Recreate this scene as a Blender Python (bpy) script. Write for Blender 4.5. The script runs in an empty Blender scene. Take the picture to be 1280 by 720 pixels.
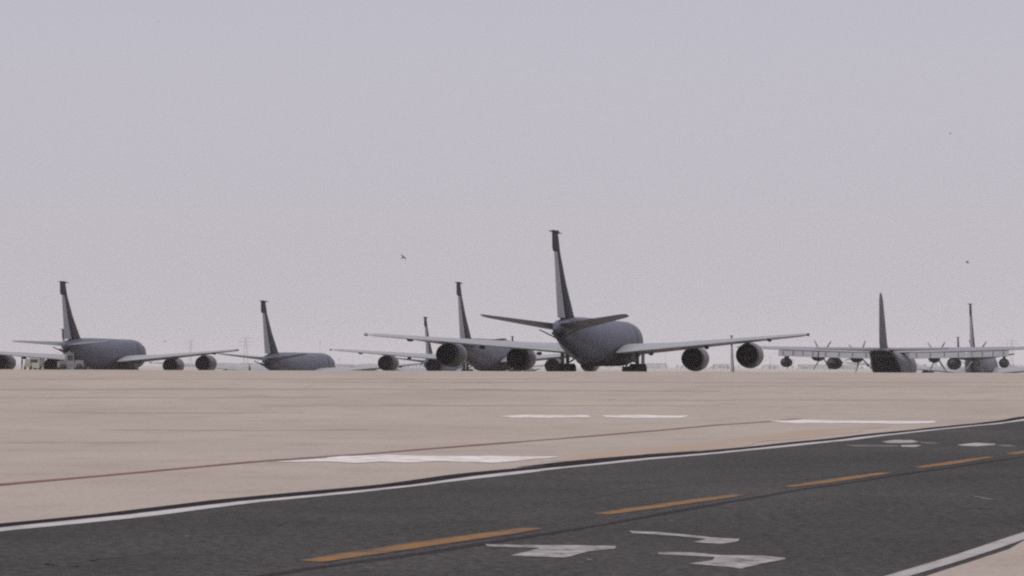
import bpy, math, random
from mathutils import Vector, Matrix, noise
random.seed(7)
R = math.radians
S = bpy.context.scene
COL = S.collection

# ------------------------------------------------------------------ camera
F, EYE, HY, ROLL = 2700.0, 1.5, 457.0, R(0.2)       # focal length in photo pixels, eye height, horizon row
PITCH = math.atan((HY - 360) / F)
fw = Vector((0, math.cos(PITCH), math.sin(PITCH)))
up0 = Vector((0, -math.sin(PITCH), math.cos(PITCH)))
rt0 = Vector((1, 0, 0))
rt = rt0 * math.cos(ROLL) + up0 * math.sin(ROLL)
up = up0 * math.cos(ROLL) - rt0 * math.sin(ROLL)
cam = bpy.data.cameras.new('camera')
cam.sensor_width = 36; cam.lens = 36 * F / 1280
cam.clip_start = 0.1; cam.clip_end = 60000
co = bpy.data.objects.new('camera', cam); COL.objects.link(co)
m = Matrix((rt, up, -fw)).transposed().to_4x4(); m.translation = (0, 0, EYE)
co.matrix_world = m
S.camera = co

# ------------------------------------------------------------------ sky, sun, exposure
SUN_EL, SUN_AZ = R(56), R(180 + 22)                  # azimuth clockwise from +Y: behind the camera, to its left
W = bpy.data.worlds.new('World'); S.world = W; W.use_nodes = True
nt = W.node_tree; bg = nt.nodes['Background']
sky = nt.nodes.new('ShaderNodeTexSky'); sky.sky_type = 'NISHITA'; sky.sun_disc = False
sky.sun_elevation = SUN_EL; sky.sun_rotation = SUN_AZ
sky.air_density = 1.0; sky.dust_density = 6.0; sky.ozone_density = 1.5
hs = nt.nodes.new('ShaderNodeHueSaturation'); hs.inputs['Saturation'].default_value = 0.30
mx = nt.nodes.new('ShaderNodeMix'); mx.data_type = 'RGBA'; mx.blend_type = 'MIX'
mx.inputs[0].default_value = 0.80                    # thick even dust veil over the clear sky
tco = nt.nodes.new('ShaderNodeTexCoord'); sxy = nt.nodes.new('ShaderNodeSeparateXYZ'); nt.links.new(tco.outputs['Generated'], sxy.inputs[0])
vr = nt.nodes.new('ShaderNodeValToRGB')              # the dust veil is palest and warmest low down, thinner and bluer higher up
vr.color_ramp.elements[0].position = 0.0; vr.color_ramp.elements[0].color = (0.565, 0.522, 0.575, 1)
vr.color_ramp.elements[1].position = 0.20; vr.color_ramp.elements[1].color = (0.475, 0.468, 0.535, 1)
vm = nt.nodes.new('ShaderNodeMix'); vm.data_type = 'RGBA'; vm.blend_type = 'MULTIPLY'; vm.inputs[0].default_value = 1.0
vm.clamp_result = False; vm.inputs[7].default_value = (10, 10, 10, 1)
nt.links.new(sxy.outputs['Z'], vr.inputs[0]); nt.links.new(vr.outputs[0], vm.inputs[6]); nt.links.new(vm.outputs[2], mx.inputs[7])
nt.links.new(sky.outputs[0], hs.inputs['Color']); nt.links.new(hs.outputs[0], mx.inputs[6])
nt.links.new(mx.outputs[2], bg.inputs['Color'])
bg.inputs['Strength'].default_value = 0.1145
sl = bpy.data.lights.new('sun', 'SUN'); sl.energy = 2.85; sl.angle = R(0.6); sl.color = (1, 0.95, 0.88)
so = bpy.data.objects.new('sun', sl); COL.objects.link(so)
sd = Vector((math.sin(SUN_AZ) * math.cos(SUN_EL), math.cos(SUN_AZ) * math.cos(SUN_EL), math.sin(SUN_EL)))
so.rotation_euler = sd.to_track_quat('Z', 'Y').to_euler(); so.location = sd * 100
S.view_settings.view_transform = 'Standard'; S.view_settings.look = 'None'
S.view_settings.exposure = 0.0; S.view_settings.gamma = 1.0
S.cycles.volume_bounces = 0; S.cycles.max_bounces = 6; S.cycles.use_denoising = False
S.cycles.filter_width = 2.2

# ------------------------------------------------------------------ helpers
def tag(o, label=None, cat=None, group=None, kind=None):
    if label: o['label'] = label
    if cat: o['category'] = cat
    if group: o['group'] = group
    if kind: o['kind'] = kind
    return o

class MB:
    def __init__(s): s.v = []; s.f = []; s.sm = []
    def add(s, v, f, smooth=False):
        b = len(s.v); s.v += [tuple(p) for p in v]
        s.f += [tuple(i + b for i in q) for q in f]; s.sm += [smooth] * len(f); return s
    def box(s, c, d, rot=None, taper=1.0):
        x, y, z = d[0] / 2, d[1] / 2, d[2] / 2
        p = [Vector((a * x * (taper if e > 0 else 1), b * y * (taper if e > 0 else 1), e * z)) for e in (-1, 1) for a, b in ((-1, -1), (1, -1), (1, 1), (-1, 1))]
        if rot is not None: p = [rot @ q for q in p]
        return s.add([q + Vector(c) for q in p], [(3, 2, 1, 0), (4, 5, 6, 7), (0, 1, 5, 4), (1, 2, 6, 5), (2, 3, 7, 6), (3, 0, 4, 7)])
    def loft(s, rings, cap=True, smooth=True, closed=True):
        n = len(rings[0]); v = [p for r in rings for p in r]; f = []
        for i in range(len(rings) - 1):
            for k in range(n if closed else n - 1):
                a, b = i * n + k, i * n + (k + 1) % n
                f.append((a, b, b + n, a + n))
        s.add(v, f, smooth)
        if cap:
            b = len(s.v) - len(v)
            s.f += [tuple(b + k for k in reversed(range(n))), tuple(b + (len(rings) - 1) * n + k for k in range(n))]; s.sm += [False, False]
        return s
    def tube(s, a, b, r, r2=None, n=10):
        a, b = Vector(a), Vector(b); d = (b - a).normalized()
        q = d.orthogonal().normalized(); w = d.cross(q); r2 = r if r2 is None else r2
        ring = lambda c, rr: [c + (q * math.cos(t) + w * math.sin(t)) * rr for t in [2 * math.pi * k / n for k in range(n)]]
        return s.loft([ring(a, r), ring(b, r2)])
    def lathe(s, prof, c=(0, 0, 0), axis='x', n=28, cap=False):
        rings = []
        for t, r in prof:
            rg = []
            for k in range(n):
                a = 2 * math.pi * k / n; u, w = r * math.cos(a), r * math.sin(a)
                p = {'x': (t, u, w), 'y': (u, t, w), 'z': (u, w, t)}[axis]
                rg.append(Vector(p) + Vector(c))
            rings.append(rg)
        return s.loft(rings, cap=cap)
    def build(s, name, mat, parent=None, loc=None):
        me = bpy.data.meshes.new(name); me.from_pydata(s.v, [], s.f)
        me.polygons.foreach_set('use_smooth', s.sm); me.update()
        import bmesh
        bm = bmesh.new(); bm.from_mesh(me); bmesh.ops.recalc_face_normals(bm, faces=bm.faces); bm.to_mesh(me); bm.free()
        me.materials.append(mat)
        o = bpy.data.objects.new(name, me); COL.objects.link(o)
        if parent: o.parent = parent
        if loc: o.location = loc
        return o

def empty(name, loc, rz=0.0):
    o = bpy.data.objects.new(name, None); COL.objects.link(o)
    o.location = loc; o.rotation_euler = (0, 0, rz); o.empty_display_size = 0.5; return o

def copy_tree(o, parent=None):
    c = o.copy(); COL.objects.link(c)
    if parent is not None: c.parent = parent
    for ch in list(o.children): copy_tree(ch, c)
    return c

# ------------------------------------------------------------------ materials
def mat(name, col, rough=0.6, var=0.12, scale=2.0, metal=0.0, bump=0.0, dark=None, spec=0.5):
    M = bpy.data.materials.new(name); M.use_nodes = True; t = M.node_tree; b = t.nodes['Principled BSDF']
    b.inputs['Roughness'].default_value = rough; b.inputs['Metallic'].default_value = metal; b.inputs['Specular IOR Level'].default_value = spec
    tc = t.nodes.new('ShaderNodeTexCoord'); n = t.nodes.new('ShaderNodeTexNoise')
    n.inputs['Scale'].default_value = scale; n.inputs['Detail'].default_value = 6
    r = t.nodes.new('ShaderNodeValToRGB')
    lo = dark if dark else tuple(c * (1 - var) for c in col); hi = tuple(min(1, c * (1 + var)) for c in col)
    r.color_ramp.elements[0].position = 0.3; r.color_ramp.elements[1].position = 0.7
    r.color_ramp.elements[0].color = (*lo, 1); r.color_ramp.elements[1].color = (*hi, 1)
    t.links.new(tc.outputs['Object'], n.inputs['Vector']); t.links.new(n.outputs[0], r.inputs[0]); t.links.new(r.outputs[0], b.inputs['Base Color'])
    if bump:
        bp = t.nodes.new('ShaderNodeBump'); bp.inputs['Strength'].default_value = bump
        t.links.new(n.outputs[0], bp.inputs['Height']); t.links.new(bp.outputs[0], b.inputs['Normal'])
    return M

M = {}
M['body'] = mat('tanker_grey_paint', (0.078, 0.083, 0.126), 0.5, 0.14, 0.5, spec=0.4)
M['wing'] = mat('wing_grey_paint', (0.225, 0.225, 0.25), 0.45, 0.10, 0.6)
M['tail'] = mat('tailplane_grey_paint', (0.125, 0.126, 0.145), 0.55, 0.12, 0.8, spec=0.3)
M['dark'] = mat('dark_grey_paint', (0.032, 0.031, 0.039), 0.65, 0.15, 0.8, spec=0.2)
M['rudder'] = mat('sunlit_rudder_grey', (0.30, 0.305, 0.345), 0.5, 0.08, 0.9)  # lighter grey puts the sunlit look of the rudder into its colour
M['nacelle'] = mat('nacelle_grey_paint', (0.085, 0.084, 0.094), 0.42, 0.12, 1.5)
M['nozzle'] = mat('dark_nozzle_metal', (0.010, 0.009, 0.012), 0.9, 0.3, 3, spec=0.1)  # near-black metal of fan duct, core nozzle and plug
M['tyre'] = mat('black_tyre', (0.018, 0.017, 0.018), 0.85, 0.2, 4)
M['metal'] = mat('gear_metal', (0.22, 0.22, 0.23), 0.45, 0.15, 3)
M['glass'] = mat('dark_glass', (0.02, 0.022, 0.028), 0.1, 0.1, 1)
M['turbo'] = mat('transport_grey_paint', (0.095, 0.097, 0.118), 0.5, 0.08, 0.5)
M['turbow'] = mat('transport_wing_paint', (0.17, 0.175, 0.205), 0.5, 0.08, 0.5)
M['turbofin'] = mat('transport_fin_paint', (0.092, 0.092, 0.108), 0.6, 0.1, 0.6, spec=0.3)
M['flap'] = mat('flap_grey_paint', (0.115, 0.118, 0.142), 0.55, 0.15, 0.7)
M['inside'] = mat('shaded_hold_lining', (0.009, 0.009, 0.011), 0.95, 0.2, 1)  # near-black colour stands in for the deep shade of the open hold
M['prop'] = mat('propeller_black', (0.15, 0.15, 0.16), 0.6, 0.2, 2)
M['cream'] = mat('cream_paint', (0.27, 0.26, 0.235), 0.5, 0.08, 1)
M['yellow'] = mat('faded_yellow_paint', (0.24, 0.235, 0.18), 0.55, 0.12, 1)
M['tug'] = mat('pale_grey_tug_paint', (0.13, 0.13, 0.14), 0.5, 0.2, 1)
M['skin'] = mat('skin', (0.3, 0.19, 0.13), 0.6, 0.05, 1)
M['cloth'] = mat('dark_clothes', (0.04, 0.042, 0.03), 0.9, 0.2, 3)
M['bird'] = mat('bird_plumage', (0.03, 0.028, 0.03), 0.8, 0.3, 20)
M['hangar'] = mat('pale_hangar_cladding', (0.28, 0.27, 0.27), 0.7, 0.12, 0.05)
M['roof'] = mat('hangar_roof_sheet', (0.2, 0.2, 0.22), 0.6, 0.1, 0.05)
M['mast'] = mat('galvanised_mast', (0.17, 0.17, 0.18), 0.6, 0.1, 0.5)
M['leaf'] = mat('dusty_foliage', (0.075, 0.085, 0.05), 0.9, 0.35, 0.2)
M['red'] = mat('faded_red_plastic', (0.25, 0.085, 0.06), 0.6, 0.1, 3)

def ground_mat(name, c1, c2, c3, specks=None, fine=0.05, seams=False, rough=0.85, spec=0.12):
    """layered noise surface in world metres: big stains, middling blotches, fine grain"""
    Mt = bpy.data.materials.new(name); Mt.use_nodes = True; t = Mt.node_tree; b = t.nodes['Principled BSDF']
    b.inputs['Roughness'].default_value = rough
    b.inputs['Specular IOR Level'].default_value = spec
    g = t.nodes.new('ShaderNodeNewGeometry'); N = t.nodes.new; L = t.links.new
    def nz(scale, det=5, ro=0.6):
        n = N('ShaderNodeTexNoise'); n.inputs['Scale'].default_value = scale; n.inputs['Detail'].default_value = det
        n.inputs['Roughness'].default_value = ro; L(g.outputs['Position'], n.inputs['Vector']); return n
    def ramp(src, p0, p1):
        r = N('ShaderNodeMapRange'); r.inputs[1].default_value = p0; r.inputs[2].default_value = p1; L(src, r.inputs[0]); return r.outputs[0]
    def mixc(f, a, bcol):
        x = N('ShaderNodeMix'); x.data_type = 'RGBA'
        L(f, x.inputs[0])
        if isinstance(a, tuple): x.inputs[6].default_value = (*a, 1)
        else: L(a, x.inputs[6])
        if isinstance(bcol, tuple): x.inputs[7].default_value = (*bcol, 1)
        else: L(bcol, x.inputs[7])
        return x.outputs[2]
    c = mixc(ramp(nz(0.11, 6).outputs[0], 0.32, 0.68), c1, c2)
    st = N('ShaderNodeMath'); st.operation = 'MULTIPLY'; st.inputs[1].default_value = 0.55
    L(ramp(nz(0.6, 7, 0.65).outputs[0], 0.5, 0.72), st.inputs[0]); c = mixc(st.outputs[0], c, c3)
    # fine grain multiplies the colour
    gr = N('ShaderNodeMapRange'); gr.inputs[1].default_value = 0.38; gr.inputs[2].default_value = 0.62
    gr.inputs[3].default_value = 1 - fine; gr.inputs[4].default_value = 1 + fine
    L(nz(9.0, 9, 0.9).outputs[0], gr.inputs[0])
    mm = N('ShaderNodeMix'); mm.data_type = 'RGBA'; mm.blend_type = 'MULTIPLY'; mm.inputs[0].default_value = 1
    L(c, mm.inputs[6]); L(gr.outputs[0], mm.inputs[7]); c = mm.outputs[2]
    if seams:
        for ax, sz in (('X', 7.5), ('Y', 7.5)):
            sp = N('ShaderNodeSeparateXYZ'); L(g.outputs['Position'], sp.inputs[0])
            mo = N('ShaderNodeMath'); mo.operation = 'PINGPONG'; mo.inputs[1].default_value = sz / 2; L(sp.outputs[ax], mo.inputs[0])
            ls = N('ShaderNodeMath'); ls.operation = 'LESS_THAN'; ls.inputs[1].default_value = 0.03; L(mo.outputs[0], ls.inputs[0])
            ml = N('ShaderNodeMath'); ml.operation = 'MULTIPLY'; ml.inputs[1].default_value = 0.5; L(ls.outputs[0], ml.inputs[0])
            c = mixc(ml.outputs[0], c, tuple(q * 0.5 for q in c1))
    if specks:
        v = N('ShaderNodeTexVoronoi'); v.inputs['Scale'].default_value = 3.2; L(g.outputs['Position'], v.inputs['Vector'])
        ls = N('ShaderNodeMath'); ls.operation = 'LESS_THAN'; ls.inputs[1].default_value = 0.09; L(v.outputs['Distance'], ls.inputs[0])
        sx = N('ShaderNodeSeparateXYZ'); L(v.outputs['Color'], sx.inputs[0])
        gt = N('ShaderNodeMath'); gt.operation = 'GREATER_THAN'; gt.inputs[1].default_value = 0.94; L(sx.outputs[0], gt.inputs[0])
        ml = N('ShaderNodeMath'); ml.operation = 'MULTIPLY'; L(ls.outputs[0], ml.inputs[0]); L(gt.outputs[0], ml.inputs[1])
        c = mixc(ml.outputs[0], c, specks)
    L(c, b.inputs['Base Color'])
    bp = N('ShaderNodeBump'); bp.inputs['Strength'].default_value = 0.25; bp.inputs['Distance'].default_value = 0.02
    L(nz(14, 6, 0.7).outputs[0], bp.inputs['Height']); L(bp.outputs[0], b.inputs['Normal'])
    return Mt

M['concrete'] = ground_mat('apron_concrete', (0.274, 0.226, 0.206), (0.316, 0.273, 0.240), (0.212, 0.178, 0.168), fine=0.16, seams=False)
M['asphalt'] = ground_mat('worn_asphalt', (0.030, 0.0277, 0.0287), (0.054, 0.0495, 0.0505), (0.022, 0.020, 0.021), specks=(0.17, 0.158, 0.155), fine=0.75)
M['tar'] = ground_mat('tar_seal', (0.016, 0.013, 0.016), (0.022, 0.019, 0.022), (0.014, 0.011, 0.014), fine=0.3, spec=0.02)
M['softtar'] = ground_mat('old_tar_seam', (0.023, 0.019, 0.023), (0.031, 0.027, 0.030), (0.019, 0.016, 0.020), fine=0.5, spec=0.05)

def worn_mat(name, paint, under, lo=0.38, hi=0.6, sx=1.0, edge=0.0):
    """old paint, worn through to the surface under it in patches"""
    Mt = bpy.data.materials.new(name); Mt.use_nodes = True; t = Mt.node_tree; b = t.nodes['Principled BSDF']
    b.inputs['Roughness'].default_value = 0.8; b.inputs['Specular IOR Level'].default_value = 0.25
    g = t.nodes.new('ShaderNodeNewGeometry'); n = t.nodes.new('ShaderNodeTexNoise'); n.inputs['Scale'].default_value = 1.6 * sx
    n.inputs['Detail'].default_value = 8; n.inputs['Roughness'].default_value = 0.7
    r = t.nodes.new('ShaderNodeValToRGB'); r.color_ramp.elements[0].position = lo; r.color_ramp.elements[1].position = hi
    r.color_ramp.elements[0].color = (*under, 1); r.color_ramp.elements[1].color = (*paint, 1)
    t.links.new(g.outputs['Position'], n.inputs['Vector']); t.links.new(r.outputs[0], b.inputs['Base Color'])
    if edge:                                             # traffic has worn the paint thinner along its two edges
        uv = t.nodes.new('ShaderNodeUVMap'); sp = t.nodes.new('ShaderNodeSeparateXYZ'); t.links.new(uv.outputs[0], sp.inputs[0])
        def mth(op, a, bb):
            q = t.nodes.new('ShaderNodeMath'); q.operation = op
            for k, e in enumerate((a, bb)):
                if e is None: continue
                if isinstance(e, (int, float)): q.inputs[k].default_value = e
                else: t.links.new(e, q.inputs[k])
            return q.outputs[0]
        dd = mth('ABSOLUTE', mth('SUBTRACT', sp.outputs[1], 0.5), None)
        w = mth('MULTIPLY', mth('POWER', mth('MULTIPLY', dd, 2.0), 3.0), edge)
        t.links.new(mth('SUBTRACT', n.outputs[0], w), r.inputs[0])
    else: t.links.new(n.outputs[0], r.inputs[0])
    return Mt
M['white_line'] = worn_mat('white_road_paint', (0.36, 0.34, 0.35), (0.17, 0.155, 0.16), 0.25, 0.5, edge=0.15)
M['white_mark'] = worn_mat('white_arrow_paint', (0.28, 0.26, 0.265), (0.075, 0.069, 0.072), 0.34, 0.58, 3)
M['faint_mark'] = worn_mat('ghost_paint', (0.13, 0.122, 0.126), (0.045, 0.042, 0.0435), 0.36, 0.62, 2)
M['ghost'] = worn_mat('ghost_paint_trace', (0.12, 0.112, 0.115), (0.036, 0.033, 0.0345), 0.3, 0.62, 2, edge=0.35)
M['orange'] = worn_mat('orange_line_paint', (0.205, 0.100, 0.028), (0.052, 0.040, 0.037), 0.22, 0.58, 2, edge=0.32)
M['red_line'] = worn_mat('dark_red_line_paint', (0.135, 0.058, 0.060), (0.20, 0.14, 0.135), 0.25, 0.5, edge=0.06)
M['white_apron'] = worn_mat('white_apron_paint', (0.54, 0.50, 0.505), (0.30, 0.26, 0.24), 0.34, 0.54, 1.3)
M['tan_stain'] = worn_mat('faded_tan_line_paint', (0.29, 0.196, 0.138), (0.280, 0.232, 0.207), 0.26, 0.70, 0.5, edge=0.4)
M['streak'] = worn_mat('rubber_streak', (0.15, 0.135, 0.137), (0.26, 0.222, 0.207), 0.28, 0.62, 0.4, edge=0.3)
M['faint_streak'] = worn_mat('faint_rubber_streak', (0.205, 0.175, 0.166), (0.272, 0.232, 0.212), 0.3, 0.7, 0.4, edge=0.35)
M['white_near'] = worn_mat('grey_worn_edge_paint', (0.29, 0.27, 0.275), (0.17, 0.155, 0.16), 0.25, 0.5, 1.5, edge=0.1)
M['track'] = worn_mat('polished_wheel_track', (0.050, 0.0458, 0.0468), (0.036, 0.033, 0.034), 0.30, 0.85, 0.8, edge=0.45)
M['skid'] = worn_mat('old_skid_rubber', (0.020, 0.018, 0.020), (0.034, 0.031, 0.033), 0.35, 0.65, 2, edge=0.3)
M['berm'] = mat('sandy_earth', (0.26, 0.21, 0.17), 0.9, 0.15, 0.3)

# ------------------------------------------------------------------ terrain
def at(x, y, D):
    """world point seen at photo pixel x,y at depth D (used to place things at their own real distance)"""
    d = fw + rt * ((x - 640) / F) - up * ((y - 360) / F)
    return Vector((0, 0, EYE)) + d * (D / d.y)

PADS = []      # (x, y, flat radius, height): the apron beyond the crest drains into shallow basins
def smooth(a, b, t):
    t = min(1, max(0, (t - a) / (b - a))); return t * t * (3 - 2 * t)
CREST = 1.185
def height(x, y):
    z = CREST * smooth(54, 114, y)
    z += 0.006 * math.sin(x * 0.9 + y * 0.31) * math.sin(y * 0.23 + 1) + 0.004 * math.sin(x * 0.37 - y * 0.53)
    if y > 122:
        k = smooth(122, 165, y)
        ws = 0.0008; zs = ws * (-3.0)
        for px, py, r, h in PADS:
            d = max(0.0, math.hypot(x - px, y - py) - r) + 1.0
            w = 1.0 / d ** 3; ws += w; zs += w * h
        far = zs / ws
        far += (-3.0 - far) * smooth(520, 760, y)
        z = z + (far - z) * k
    return z

# each aircraft: heading (degrees clockwise from +Y), reference point under the main wheels, height of its stand
JETS = {   # x, y, heading, z
 'main': (8.4, 200.4, 13.8, 0.52), 'left': (-54.6, 293.0, 6.3, -0.35), 'p3': (-30.6, 316.5, 10.2, -2.0), 'p4': (-2.8, 294.5, 11.5, -0.20)}
def fin_jet(px, py, D, z, head):
    """stand for a jet whose fin tip shows at that pixel, fin tip at distance D"""
    p = at(px, py, D); h = R(head)
    return (p.x + 21.3 * math.sin(h), p.y + 21.3 * math.cos(h), head, z)
JETS['p5'] = fin_jet(530, 395, 385, 1.5 + 61 * 385 / F - 12.35, 9)
JETS['p6'] = fin_jet(914, 419, 378, 1.5 + 39 * 378 / F - 12.35, 8.5)
JETS['p7'] = fin_jet(639.5, 420, 480, 1.5 + 37 * 480 / F - 12.35, 8)
JETS['p8'] = fin_jet(1197, 421, 390, 1.5 + 38 * 390 / F - 12.35, 15)
JETS['p9'] = fin_jet(77.5, 411, 400, 1.5 + 44.5 * 400 / F - 12.35, -4)
JETS['p10'] = fin_jet(1212, 379, 312, 1.5 + 80 * 312 / F - 12.35, 16.5)
TURBO = (48.9, 276.7, 16.1, -1.03)
for k, (x, y, hd, z) in JETS.items(): PADS.append((x, y, 21, z))
PADS.append((TURBO[0], TURBO[1], 18, TURBO[3]))
def spot(px, D, z, r):
    p = at(px, 457, D); PADS.append((p.x, p.y, r, z)); return Vector((p.x, p.y, z))
SP_PERSON = spot(27.5, 302, 0.70, 1.5); SP_CART = spot(35, 305, 0.70, 2); SP_VAN = spot(47, 309, 0.62, 3)
SP_TUG = spot(88, 258, 0.72, 3.5); SP_POST = spot(312, 300, 0.66, 1)

def build_ground():
    ys = [-40 + 2 * k for k in range(30)] + [20 + 1.0 * k for k in range(131)] + [150 + 3 * k for k in range(1, 154)]
    y = ys[-1]; st = 6.0
    while y < 16000: st *= 1.18; y += st; ys.append(y)
    xs = [0.0]; x = 0; st = 1.5
    while x < 9000:
        if x > 125: st *= 1.28
        x += st; xs.append(x)
    xs = [-a for a in reversed(xs[1:])] + xs
    v = [(a, b, height(a, b)) for b in ys for a in xs]; n = len(xs)
    f = [(j * n + i, j * n + i + 1, (j + 1) * n + i + 1, (j + 1) * n + i) for j in range(len(ys) - 1) for i in range(n - 1)]
    mb = MB(); mb.add(v, f, True)
    return tag(mb.build('ground', M['concrete']), 'pale tan concrete apron rising to a low crest', None, kind='structure')
build_ground()

def hit(px, py, lift=0.0):
    """where the line of sight through that pixel meets the ground"""
    d = fw + rt * ((px - 640) / F) - up * ((py - 360) / F); d = d / d.y
    t0, t1 = 3.0, 3.0
    P = lambda t: Vector((0, 0, EYE)) + d * t
    while t1 < 140:
        p = P(t1)
        if p.z <= height(p.x, p.y) + lift: break
        t0 = t1; t1 += 0.5
    for _ in range(30):
        tm = (t0 + t1) / 2; p = P(tm)
        if p.z <= height(p.x, p.y) + lift: t1 = tm
        else: t0 = tm
    p = P(t1); return Vector((p.x, p.y))

def strip(name, pts, w, lift, mt, ext=(0, 0), step=0.7, jag=0.0, label=None, taper=0.0):
    """painted band following ground points, its edges uneven by jag metres"""
    pts = [Vector(p) for p in pts]
    if ext[0]: pts = [pts[0] + (pts[0] - pts[-1]).normalized() * ext[0]] + pts
    if ext[1]: pts = pts + [pts[-1] + (pts[-1] - pts[0]).normalized() * ext[1]]
    path = []
    for a, b in zip(pts[:-1], pts[1:]):
        k = max(1, int((b - a).length / step)); path += [a.lerp(b, i / k) for i in range(k)]
    path.append(pts[-1]); v = []; f = []; n = len(path)
    cols = max(2, int(w / 0.8))
    sd_ = random.uniform(0, 100)
    for i, p in enumerate(path):
        t = (path[min(n - 1, i + 1)] - path[max(0, i - 1)]).normalized(); q = Vector((-t.y, t.x))
        ww = w * (1 - taper * (1 - min(1, 4 * min(i, n - 1 - i) / max(1, n - 1))))
        ja = jag * noise.noise((i * step * 0.35, sd_, 0)); jb = jag * noise.noise((i * step * 0.35, sd_, 9))
        a, b = p + q * (ww / 2 + ja), p - q * (ww / 2 + jb)
        for c in range(cols + 1):
            e = a.lerp(b, c / cols); v.append((e.x, e.y, height(e.x, e.y) + lift))
    for i in range(n - 1):
        for c in range(cols):
            k = i * (cols + 1) + c; f.append((k, k + 1, k + cols + 2, k + cols + 1))
    mb = MB(); mb.add(v, f, True)
    o = mb.build(name, mt); uv = o.data.uv_layers.new(name='UVMap')
    for l in o.data.loops:
        i, c = divmod(l.vertex_index, cols + 1); uv.data[l.index].uv = (i * step, c / cols)
    return tag(o, label, None, kind='structure')

def patch(name, px, lift, mt, label=None, jag=0.0):
    """painted mark whose outline is given by ground points"""
    pts = [hit(*p) for p in px]; out = []
    n = len(pts)
    for i in range(n):
        a, b = pts[i], pts[(i + 1) % n]; k = max(1, int((b - a).length / 0.5))
        for j in range(k):
            q = a.lerp(b, j / k)
            if jag: q = q + Vector((noise.noise((q.x, q.y, 1)), noise.noise((q.x, q.y, 5)))) * jag
            out.append((q.x, q.y, height(q.x, q.y) + lift))
    import bmesh
    me = bpy.data.meshes.new(name); bm = bmesh.new()
    fc = bm.faces.new([bm.verts.new(p) for p in out]); bmesh.ops.triangulate(bm, faces=[fc])
    bmesh.ops.recalc_face_normals(bm, faces=bm.faces)
    if sum(f.normal.z for f in bm.faces) < 0: bmesh.ops.reverse_faces(bm, faces=bm.faces)
    bm.to_mesh(me); bm.free(); me.materials.append(mt)
    o = bpy.data.objects.new(name, me); COL.objects.link(o); return tag(o, label, None, kind='structure')

# ------------------------------------------------------------------ road and paint
FARW = [(0, 663), (175, 645), (320, 627.5), (520, 607), (694, 586), (800, 575), (862, 569.5), (915, 564.5), (960, 560.5), (1100, 545), (1200, 534), (1280, 525)]
fe = [hit(*p) for p in FARW]
near = [hit(1120, 724), hit(1290, 668.5)]
d = (fe[-1] - fe[0]).normalized(); qn = Vector((-d.y, d.x))
edge = [p + qn * 0.45 for p in fe]
# asphalt sheet between the tarred far edge and the near white line
nd = (near[1] - near[0]).normalized()
A0, A1 = edge[0] - d * 60, edge[-1] + d * 500
mid_w = 0.5 * ((edge[0] - near[0]).dot(qn) + (edge[-1] - near[1]).dot(qn))
road_w = mid_w + 0.10
center = [p - qn * (road_w / 2) for p in edge]
strip('road', center, road_w, 0.004, M['asphalt'], ext=(60, 500), step=1.0, label='dark worn asphalt road crossing in front of the apron')
strip('road_edge_seal', [p + qn * 0.33 for p in fe], 0.42, 0.0065, M['tar'], ext=(60, 400), step=0.5, jag=0.14)
strip('road_edge_seal', [p + qn * 0.62 for p in fe[4:8]], 0.34, 0.0062, M['tar'], step=0.5, jag=0.14, taper=1.0)
strip('road_edge_line', fe, 0.26, 0.008, M['white_line'], ext=(60, 400), step=0.5, jag=0.10)
strip('road_edge_line', [p + Vector((-nd.y, nd.x)) * 0.03 for p in near], 0.17, 0.008, M['white_near'], ext=(60, 300), step=0.5, jag=0.05)
DASH = [((390, 703), (668, 661)), ((752, 643.5), (927, 619)), ((985, 609), (1108, 591.5)), ((1148, 585), (1238, 571.5)), ((1262, 568), (1330, 557.5))]
for a, b in DASH:
    strip('centre_line_dash', [hit(*a), hit(*b)], 0.27, 0.008, M['orange'], step=0.3, jag=0.06, taper=0.25)
seam = [hit(*p) for p in [(230, 737), (390, 711), (530, 692), (665, 671), (840, 641), (1000, 613), (1120, 594.5), (1280, 571)]]
strip('tar_seam', seam, 0.12, 0.006, M['softtar'], ext=(30, 200), step=0.4, jag=0.06)
def T(pts, ox, oy, k): return [(ox + x / k, oy + y / k) for x, y in pts]
arrow = [
 T([(20, 132), (240, 136), (380, 136), (545, 140), (540, 150), (430, 162), (345, 186), (120, 178), (215, 155), (240, 147), (30, 141)], 600, 640, 3.2),
 T([(595, 78), (720, 84), (850, 96), (930, 105), (1040, 112), (1030, 121), (965, 131), (850, 124), (905, 112), (800, 100), (610, 88)], 600, 640, 3.2),
 T([(710, 163), (860, 166), (960, 176), (1130, 178), (1225, 188), (1215, 194), (1150, 205), (1045, 230), (840, 210), (930, 196), (940, 184), (715, 172)], 600, 640, 3.2)]
for a in arrow: patch('road_arrow', a, 0.008, M['white_mark'])
for a in (T([(565, 150), (630, 141), (720, 142), (755, 151), (700, 157), (600, 156)], 960, 515, 4), T([(945, 165), (1040, 156), (1135, 160), (1140, 166), (1050, 173), (970, 171)], 960, 515, 4),
          T([(660, 168), (740, 165), (768, 170), (730, 177), (670, 175)], 960, 515, 4)):
    patch('road_marking', a, 0.008, M['white_line'])
for a in (T([(380, 168), (450, 166), (655, 168), (655, 175), (560, 175), (430, 175)], 960, 515, 4), T([(760, 150), (830, 153), (870, 159), (800, 162), (765, 157)], 960, 515, 4),
          T([(1145, 164), (1210, 166), (1250, 173), (1190, 176), (1150, 170)], 960, 515, 4)):
    patch('worn_paint_trace', a, 0.008, M['faint_mark'])
for a in ([(1215, 620.5), (1245, 626.5)], [(56, 706.5), (98, 709.5)], [(1130, 612), (1146, 613.5)], [(1190, 634), (1250, 637)]):
    strip('worn_paint_trace', [hit(*p) for p in a], 0.10, 0.008, M['ghost'], step=0.15, jag=0.08, taper=0.9)
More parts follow.
